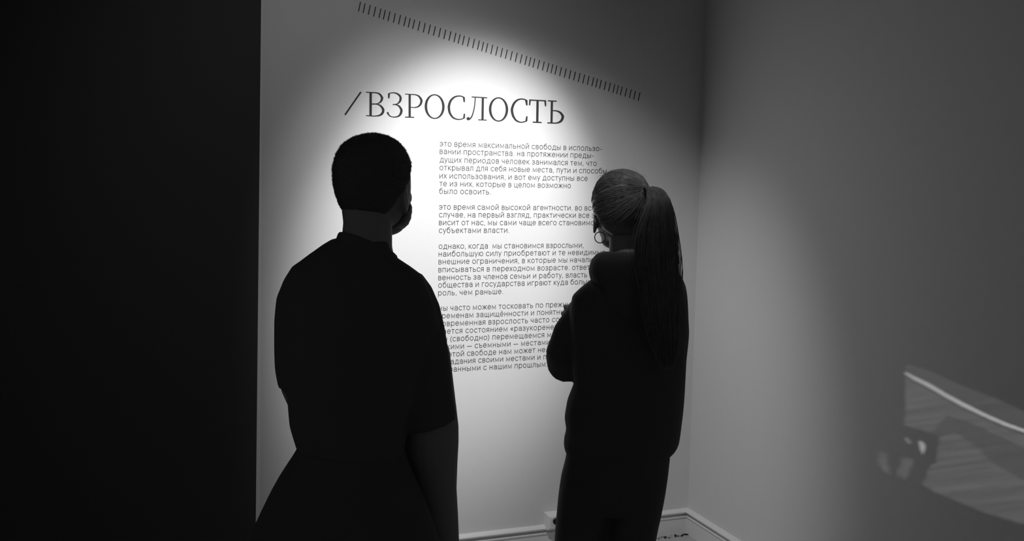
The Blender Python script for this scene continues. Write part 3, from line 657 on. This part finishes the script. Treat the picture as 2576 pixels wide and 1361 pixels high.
# swept-back hair
def wom_in(x, y, z):
    front = .070 - .75 * max(0, -.040 - z)
    side = -.105 if y > .0 else (-.105 - .028 * min(1, -y / .012) if y > -.03 else -.133 - .052 * min(1, (-.03 - y) / .035))
    return min((front - y) * .8, z - side)
V, F = hair_cap(T_WHk, wom_in, lambda p: .008)
hw = MB(); hw.add(V, F)
bvt = BVHTree.FromPolygons([tuple(v) for v in V], F)
cen = T_WHk @ Vector((0, -.005, -.085)); TIE = Vector((.064, -.080, 1.688)); Ti = T_WHk.inverted()
cnt = 0
while cnt < 700:
    u = random.uniform(-.6, 1); a = random.uniform(0, 2 * PI); q = math.sqrt(1 - u * u)
    dirv = (T_WHk.to_3x3() @ Vector((q * math.cos(a), q * math.sin(a), u))).normalized()
    hit = bvt.ray_cast(cen, dirv, .3)
    if hit[0] is None: continue
    lp = Ti @ hit[0]
    g = wom_in(lp.x, lp.y, lp.z)
    if not (.001 < g < .06): continue
    cnt += 1; P0 = hit[0]; pts = []; lift = random.uniform(-.0004, .0016)
    side = (TIE - P0).cross(dirv).normalized() * random.uniform(-.010, .010)
    for i in range(13):
        t = i / 12; p = P0.lerp(TIE, t) + side * math.sin(PI * t)
        dd = (p - cen).normalized(); h2 = bvt.ray_cast(cen, dd, .4)
        if h2[0] is not None and (h2[0] - cen).length + lift > (p - cen).length or t < .85:
            if h2[0] is not None: p = h2[0] + dd * lift
        pts.append(p)
    hw.tube(pts, [.0003] + [.0009] * 11 + [.0007], n=4)
# a few stray hairs over the crown
for _ in range(26):
    a = random.uniform(0, 2 * PI); dirv = (T_WHk.to_3x3() @ Vector((.55 * math.cos(a), .55 * math.sin(a), .8))).normalized()
    hit = bvt.ray_cast(cen, dirv, .3)
    if hit[0] is None: continue
    p = hit[0]; d2 = dirv.orthogonal().normalized(); d2.rotate(Matrix.Rotation(random.uniform(0, 6.28), 3, dirv))
    L = random.uniform(.015, .035)
    hw.tube([p, p + d2 * L * .5 + dirv * .006, p + d2 * L + dirv * random.uniform(.002, .008)], [.0003, .00025, .0001], n=3)
hair_o = hw.build('hair', M_HAIRW, wom, True)
tie = MB()
dtie = Vector((.50, -.75, -.42)).normalized()
na = 28; a1 = dtie.orthogonal().normalized(); a2 = dtie.cross(a1)
for i in range(na):
    for j in range(8):
        pass
tv = []; tf = []
for i in range(na):
    A0 = 2 * PI * i / na; c = TIE + Vector((.007, -.009, -.010)) + (a1 * math.cos(A0) + a2 * math.sin(A0)) * .0100
    rad = (a1 * math.cos(A0) + a2 * math.sin(A0))
    for j in range(8):
        B0 = 2 * PI * j / 8; tv.append(c + rad * .003 * math.cos(B0) + dtie * .004 * math.sin(B0))
for i in range(na):
    for j in range(8): tf.append((i * 8 + j, ((i + 1) % na) * 8 + j, ((i + 1) % na) * 8 + (j + 1) % 8, i * 8 + (j + 1) % 8))
tie.add(tv, tf); to = tie.build('hair_tie', M_HOOD, wom, True)
# ponytail
PT = [(.064, -.082, 1.688, .016, .013), (.079, -.104, 1.682, .020, .016), (.088, -.122, 1.656, .026, .020), (.088, -.136, 1.62, .037, .022), (.085, -.140, 1.58, .046, .022), (.086, -.148, 1.53, .052, .021), (.090, -.158, 1.48, .053, .019),
      (.096, -.166, 1.43, .047, .017), (.101, -.168, 1.38, .042, .016), (.106, -.166, 1.33, .037, .014), (.114, -.162, 1.29, .034, .012), (.121, -.158, 1.24, .022, .009), (.127, -.156, 1.20, .005, .004)]
pn = MB()
def pfrac(t):
    f = t * (len(PT) - 1); i = min(int(f), len(PT) - 2); f -= i
    return [PT[i][k] + (PT[i + 1][k] - PT[i][k]) * f for k in range(5)]
rows = []
for i in range(23):
    x, y, z, wq, dq = pfrac(i / 26)
    rows.append([Vector((x + wq * .62 * math.cos(2 * PI * k / 16), y + dq * .55 * math.sin(2 * PI * k / 16), z)) for k in range(16)])
pn.loft(rows[::-1])
for _ in range(1200):
    a = random.uniform(0, 2 * PI); q = random.uniform(.70, 1.0) if random.random() < .85 else random.uniform(1.0, 1.10)
    end = min(1.0, random.uniform(.55, 1.0) ** .5); ph = random.uniform(0, 6.28); am = random.uniform(.001, .008); fr = random.uniform(2, 6)
    pts = []; rd = []; cl = random.uniform(-.45, .45); tf_ = random.uniform(.6, 1.25)
    for i in range(17):
        t = i / 16 * end; x, y, z, wq, dq = pfrac(t)
        wq = wq * (1 + (tf_ - 1) * t) + .004 * t
        pts.append(Vector((x + wq * q * math.cos(a + cl * t) + am * math.sin(ph + fr * t) * min(1, 2 * t), y + dq * q * math.sin(a + cl * t) + .4 * am * math.cos(ph + fr * t) * t, z)))
        rd.append(.0009 * (1 - .75 * (i / 16) ** 2))
    pn.tube(pts, rd, n=4)
pn.build('ponytail', M_HAIRW, wom, True)
# hoop earrings
def hoop(c, R_, r_, axis):
    b = MB(); axis = Vector(axis).normalized(); e1 = Vector((0, 0, 1)); e1 = (e1 - axis * e1.dot(axis)).normalized(); e2 = axis.cross(e1); n1, n2 = 48, 10; vs = []; fs = []
    for i in range(n1):
        A0 = 2 * PI * i / n1; rad = e1 * math.cos(A0) + e2 * math.sin(A0)
        for j in range(n2):
            B0 = 2 * PI * j / n2; vs.append(Vector(c) + rad * (R_ + r_ * math.cos(B0)) + axis * r_ * math.sin(B0))
    for i in range(n1):
        for j in range(n2): fs.append((i * n2 + j, ((i + 1) % n1) * n2 + j, ((i + 1) % n1) * n2 + (j + 1) % n2, i * n2 + (j + 1) % n2))
    return b.add(vs, fs).build('hoop_earring', M_EARR, wom, True)
hoop((-.068, -.024, 1.5445), .0152, .0014, (.25, 1, .0))
lobe_r = T_WHk @ Vector((.083, -.014, -.186))
hoop(tuple(lobe_r), .0152, .0014, (.6, 1, 0))
# hoodie
WL = [(-.036, 1.47), (-.070, 1.445), (-.100, 1.415), (-.108, 1.410), (-.123, 1.398), (-.139, 1.386), (-.146, 1.372), (-.148, 1.355), (-.150, 1.33), (-.145, 1.25), (-.134, 1.18), (-.131, 1.131), (-.134, 1.114), (-.145, 1.089), (-.152, 1.064), (-.155, 1.039), (-.154, 1.014), (-.149, .994), (-.155, .976), (-.157, .949), (-.152, .932), (-.146, .925)]
WR = [(.09, 1.485), (.148, 1.474), (.150, 1.464), (.160, 1.448), (.171, 1.425), (.178, 1.402), (.182, 1.376), (.186, 1.346), (.189, 1.323), (.190, 1.307), (.191, 1.259), (.188, 1.240), (.185, 1.218), (.1845, 1.176), (.183, 1.113), (.181, 1.054), (.178, .995), (.175, .955), (.170, .940), (.160, .925), (.148, .917)]
hd = MB()
hd.loft([ring(z, lerp_table(WL, z), lerp_table(WR, z), t0, dt, .18) for z, t0, dt in ((1.478, -.02, .045), (1.46, -.02, .06), (1.435, -.01, .078), (1.41, -.005, .092), (1.38, .0, .106), (1.34, .005, .118), (1.28, .01, .128), (1.20, .01, .130), (1.13, .01, .130), (1.08, .01, .135), (1.03, .01, .138), (.995, .01, .136), (.975, .01, .138), (.95, .01, .136), (.93, .01, .128), (.918, .01, .12))][::-1])
hd.tube([(-.088, .0, 1.36), (-.108, .01, 1.315), (-.137, .02, 1.262), (-.1555, .035, 1.20), (-.158, .05, 1.178), (-.125, .11, 1.178), (-.05, .175, 1.19), (.03, .205, 1.215)], [.052, .056, .062, .064, .0635, .060, .056, .046], n=20)
hd.tube([(.115, .05, 1.39), (.134, .07, 1.31), (.134, .10, 1.255), (.125, .15, 1.21), (.04, .225, 1.225), (-.05, .215, 1.262), (-.095, .170, 1.278)], [.050, .056, .059, .062, .058, .052, .044], n=20)
hd.ell((-.150, .07, 1.262), (.040, .05, .034))
hood_rings = []
NT = 40
tv = []; tf = []
for i in range(NT):
    A0 = 2 * PI * i / NT; ca, sa = math.cos(A0), math.sin(A0)
    back = max(0, -sa)
    c = Vector((.020 + .080 * ca, -.025 + .078 * sa, 1.452 + .004 * back - .03 * max(0, sa)))
    rad = Vector((ca, sa, 0)); rr = .046 + .010 * back
    for j in range(12):
        B0 = 2 * PI * j / 12; tv.append(c + rad * rr * .85 * math.cos(B0) + Vector((0, 0, 1)) * rr * 1.08 * math.sin(B0))
for i in range(NT):
    for j in range(12): tf.append((i * 12 + j, ((i + 1) % NT) * 12 + j, ((i + 1) % NT) * 12 + (j + 1) % 12, i * 12 + (j + 1) % 12))
remeshed('hoodie', hd, M_HOOD, wom, .0075, 3, .004, 8.0)
ho = MB(); ho.add(tv, tf)
ho.ell((.035, -.100, 1.400), (.088, .042, .085), tilt=.15)
hood_o = remeshed('hood', ho, M_HOOD, wom, .0075, 3, .005, 11.0)
# wide straight trousers
pt = MB()
PL = [(-.143, .96), (-.147, .927), (-.149, .910), (-.157, .884), (-.163, .838), (-.169, .777), (-.173, .716), (-.177, .654), (-.184, .45), (-.190, .05)]
PR = [(.150, .96), (.148, .910), (.144, .865), (.139, .815), (.131, .754), (.123, .708), (.116, .672), (.108, .62), (.100, .45), (.096, .05)]
pt.loft([ring(z, lerp_table(PL, z), lerp_table(PR, z), .0, dt, .1) for z, dt in ((.96, .115), (.91, .122), (.86, .128), (.81, .126), (.77, .11))][::-1])
for side in (0, 1):
    rows = []
    for z, g in ((.84, .0), (.74, -.004), (.62, -.004), (.50, .004), (.30, .010), (.045, .010)):
        l, r = lerp_table(PL, z), lerp_table(PR, z); m = (l + r) / 2
        rows.append(ring(z, l if side == 0 else m + g, m - g if side == 0 else r, .0 + (.02 if side else -.01), .12 if z > .7 else .105, .1))
    pt.loft(rows[::-1])
remeshed('trousers', pt, M_TROU, wom, .010, 2, .003, 7.0)
for x, y, rz in ((-.115, .02, .45), (.03, .03, .25)): shoe(wom, None, x, y, rz)

# ------------------------------------------------------------------ fixtures of the two wall spots and of the added lamps (out of view)
def lamp(loc, aim, label, name='spotlight', R_=.045, L_=.16):
    loc = Vector(loc); d = (Vector(aim) - loc).normalized(); e = empty(name, loc)
    b = MB(); back = -d
    a1 = d.orthogonal().normalized(); a2 = d.cross(a1); n = 28
    prof = [(.008, -L_), (R_ * .9, -L_), (R_, -L_ + .01), (R_, .01), (R_ - .004, .01), (R_ - .004, -.02)]
    rows = [[d * y + (a1 * math.cos(2 * PI * k / n) + a2 * math.sin(2 * PI * k / n)) * r for k in range(n)] for r, y in prof]
    b.loft(rows, cap=False); b.f.append(tuple(range(n)))
    b.build('lamp_housing', M_METAL, e, True)
    top = Vector((0, 0, H - loc.z)); s_ = MB(); s_.tube([-d * L_ * .5, Vector((-d.x * L_ * .5, -d.y * L_ * .5, H - loc.z - .001))], .008, n=12)
    s_.build('stem', M_METAL, e)
    return tag(e, label, 'lamp')
lamp(WASH_LOC, WASH_AIM, 'black ceiling spotlight nearest the partition')
lamp(KEY_LOC, KEY_AIM, 'black ceiling spotlight aimed at the middle of the text')
lamp(FILL_LOC, FILL_AIM, 'black floodlight added out of view to lift the left of the text wall')
lamp(BACK_LOC, BACK_AIM, 'small black spotlight added out of view to brighten the hair of the woman', R_=.03, L_=.11)
# slide projector added out of view: its slide shapes the light patch on the right wall
DS = 0.25
pj = empty('added_gobo_rig', GOBO_LOC)
tag(pj, 'slide projector added out of view to shape the light patch on the right wall', 'rig')
ax = (Vector(GOBO_AIM) - Vector(GOBO_LOC)).normalized(); rx = ax.cross(Vector((0, 0, 1))).normalized(); up = rx.cross(ax)
pj.rotation_euler = Matrix((rx, up, -ax)).transposed().to_euler()
def wall_hit(sx, sy):
    d = ax * DS + rx * sx + up * sy
    t = (XR - GOBO_LOC[0]) / d.x
    q = Vector(GOBO_LOC) + d * t
    return q.y, q.z
def inside(pt, poly):
    x, y = pt; c = False; j = len(poly) - 1
    for i in range(len(poly)):
        xi, yi = poly[i]; xj, yj = poly[j]
        if (yi > y) != (yj > y) and x < (xj - xi) * (y - yi) / (yj - yi) + xi: c = not c
        j = i
    return c
def gel(name, t, grain=0.0):
    m = bpy.data.materials.new(name); m.use_nodes = True; nt = m.node_tree; nt.nodes.clear()
    o_ = nt.nodes.new('ShaderNodeOutputMaterial'); tr_ = nt.nodes.new('ShaderNodeBsdfTransparent'); tr_.inputs[0].default_value = (t, t, t, 1)
    if grain:
        tc = nt.nodes.new('ShaderNodeTexCoord'); mp = nt.nodes.new('ShaderNodeMapping'); mp.inputs['Rotation'].default_value = (0, 0, .12); mp.inputs['Scale'].default_value = (75, 900, 1)
        n_ = nt.nodes.new('ShaderNodeTexNoise'); n_.inputs['Detail'].default_value = 3; n_.inputs['Scale'].default_value = 1.0
        mr = nt.nodes.new('ShaderNodeMapRange'); mr.inputs['From Min'].default_value = .3; mr.inputs['From Max'].default_value = .7
        mr.inputs['To Min'].default_value = t * (1 - grain); mr.inputs['To Max'].default_value = t * (1 + grain)
        cc = nt.nodes.new('ShaderNodeCombineColor')
        nt.links.new(tc.outputs['Object'], mp.inputs['Vector']); nt.links.new(mp.outputs['Vector'], n_.inputs['Vector']); nt.links.new(n_.outputs['Fac'], mr.inputs['Value'])
        for k in range(3): nt.links.new(mr.outputs['Result'], cc.inputs[k])
        nt.links.new(cc.outputs['Color'], tr_.inputs[0])
    nt.links.new(tr_.outputs[0], o_.inputs[0])
    return m
# light patch shaped by the slide, as it lands on the wall (y, z); the rest of the slide is opaque
BRIGHT = [ [(-1.383, 1.064), (-1.417, 1.058), (-1.496, 1.046), (-1.57, 1.028), (-1.642, 1.014), (-1.727, 0.999), (-1.808, 0.989), (-1.909, 0.983), (-1.91, 0.976), (-1.808, 0.98), (-1.728, 0.989), (-1.643, 1.001), (-1.571, 1.015), (-1.497, 1.032), (-1.418, 1.046), (-1.383, 1.057)] , [(-1.463, 0.843), (-1.483, 0.841), (-1.495, 0.829), (-1.486, 0.799), (-1.472, 0.817)] , [(-1.399, 0.834), (-1.406, 0.836), (-1.427, 0.823), (-1.422, 0.821)] ]
LOW = [ [(-1.383, 1.088), (-1.478, 1.092), (-1.6, 1.071), (-1.759, 1.057), (-1.905, 1.034), (-1.932, 0.704), (-1.758, 0.689), (-1.596, 0.688), (-1.494, 0.694), (-1.52, 0.773), (-1.542, 0.786), (-1.55, 0.879), (-1.512, 0.88), (-1.399, 0.876)] ]
MID = [ [(-1.384, 1.044), (-1.428, 1.036), (-1.639, 0.994), (-1.766, 0.975), (-1.911, 0.966), (-1.913, 0.929), (-1.768, 0.943), (-1.674, 0.958), (-1.575, 0.955), (-1.52, 0.885), (-1.399, 0.879)],[(-1.557, 0.878), (-1.612, 0.912), (-1.695, 0.888), (-1.775, 0.853), (-1.922, 0.823), (-1.932, 0.704), (-1.758, 0.689), (-1.596, 0.688), (-1.494, 0.694), (-1.52, 0.773), (-1.544, 0.787)],[(-1.271, 0.756), (-1.323, 0.755), (-1.318, 0.722), (-1.346, 0.691), (-1.296, 0.694), (-1.272, 0.716)],[(-1.396, 0.766), (-1.445, 0.768), (-1.417, 0.691), (-1.371, 0.695)] ]
NS = 240; HS = 0.048
vs = []; fs = []; mi = []
bb = [(min(q[0] for q in pl) - .02, max(q[0] for q in pl) + .02, min(q[1] for q in pl) - .02, max(q[1] for q in pl) + .02) for pl in BRIGHT]
def cell(x0, y0, w, depth):
    p = wall_hit(x0 + w / 2, y0 + w / 2)
    if depth and any(q[0] < p[0] < q[1] and q[2] < p[1] < q[3] for q in bb):
        for i in range(4):
            for j in range(4): cell(x0 + i * w / 4, y0 + j * w / 4, w / 4, 0)
        return
    k = 0
    if any(inside(p, q) for q in LOW): k = 1
    if any(inside(p, q) for q in MID): k = 2
    if any(inside(p, q) for q in BRIGHT): k = 3
    n = len(vs)
    vs.extend([(x0, y0, -DS), (x0 + w, y0, -DS), (x0 + w, y0 + w, -DS), (x0, y0 + w, -DS)]); fs.append((n, n + 1, n + 2, n + 3)); mi.append(k)
for j in range(NS):
    for i in range(NS): cell(-HS + 2 * HS * i / NS, -HS + 2 * HS * j / NS, 2 * HS / NS, 1)
me = mesh('gobo', vs, fs)
so = link('gobo', me, None, pj)
for m in (M_METAL, gel('gobo_dark_grey', .075, .3), gel('gobo_grey', .15, .35), gel('gobo_clear', 1.0)): me.materials.append(m)
for p, k in zip(me.polygons, mi): p.material_index = k
b = MB()
e0 = HS + .002
for zz0, zz1, ex in ((-DS - .01, .12, .012),):
    o1 = [(e0 + ex, e0 + ex), (-e0 - ex, e0 + ex), (-e0 - ex, -e0 - ex), (e0 + ex, -e0 - ex)]; i1 = [(e0, e0), (-e0, e0), (-e0, -e0), (e0, -e0)]
    R4 = [[Vector((x, y, zz1)) for x, y in o1], [Vector((x, y, zz0)) for x, y in o1], [Vector((x, y, zz0)) for x, y in i1], [Vector((x, y, zz1 - .01)) for x, y in i1]]
    b.loft(R4)
b.build('gobo_housing', M_METAL, pj)
st = empty('gobo_stand', (GOBO_LOC[0], GOBO_LOC[1], 0))
tag(st, 'added black stand, unseen, under the slide projector', 'stand')
b = MB().tube([(0, 0, .02), (0, 0, GOBO_LOC[2] - .085)], .016, n=16); b.build('pole', M_METAL, st, True)
b = MB(); b.loft([[Vector((.2 * q * math.cos(2 * PI * k / 32), .2 * q * math.sin(2 * PI * k / 32), z)) for k in range(32)] for q, z in ((1, 0), (1, .012), (.2, .03))]); b.build('base', M_METAL, st)
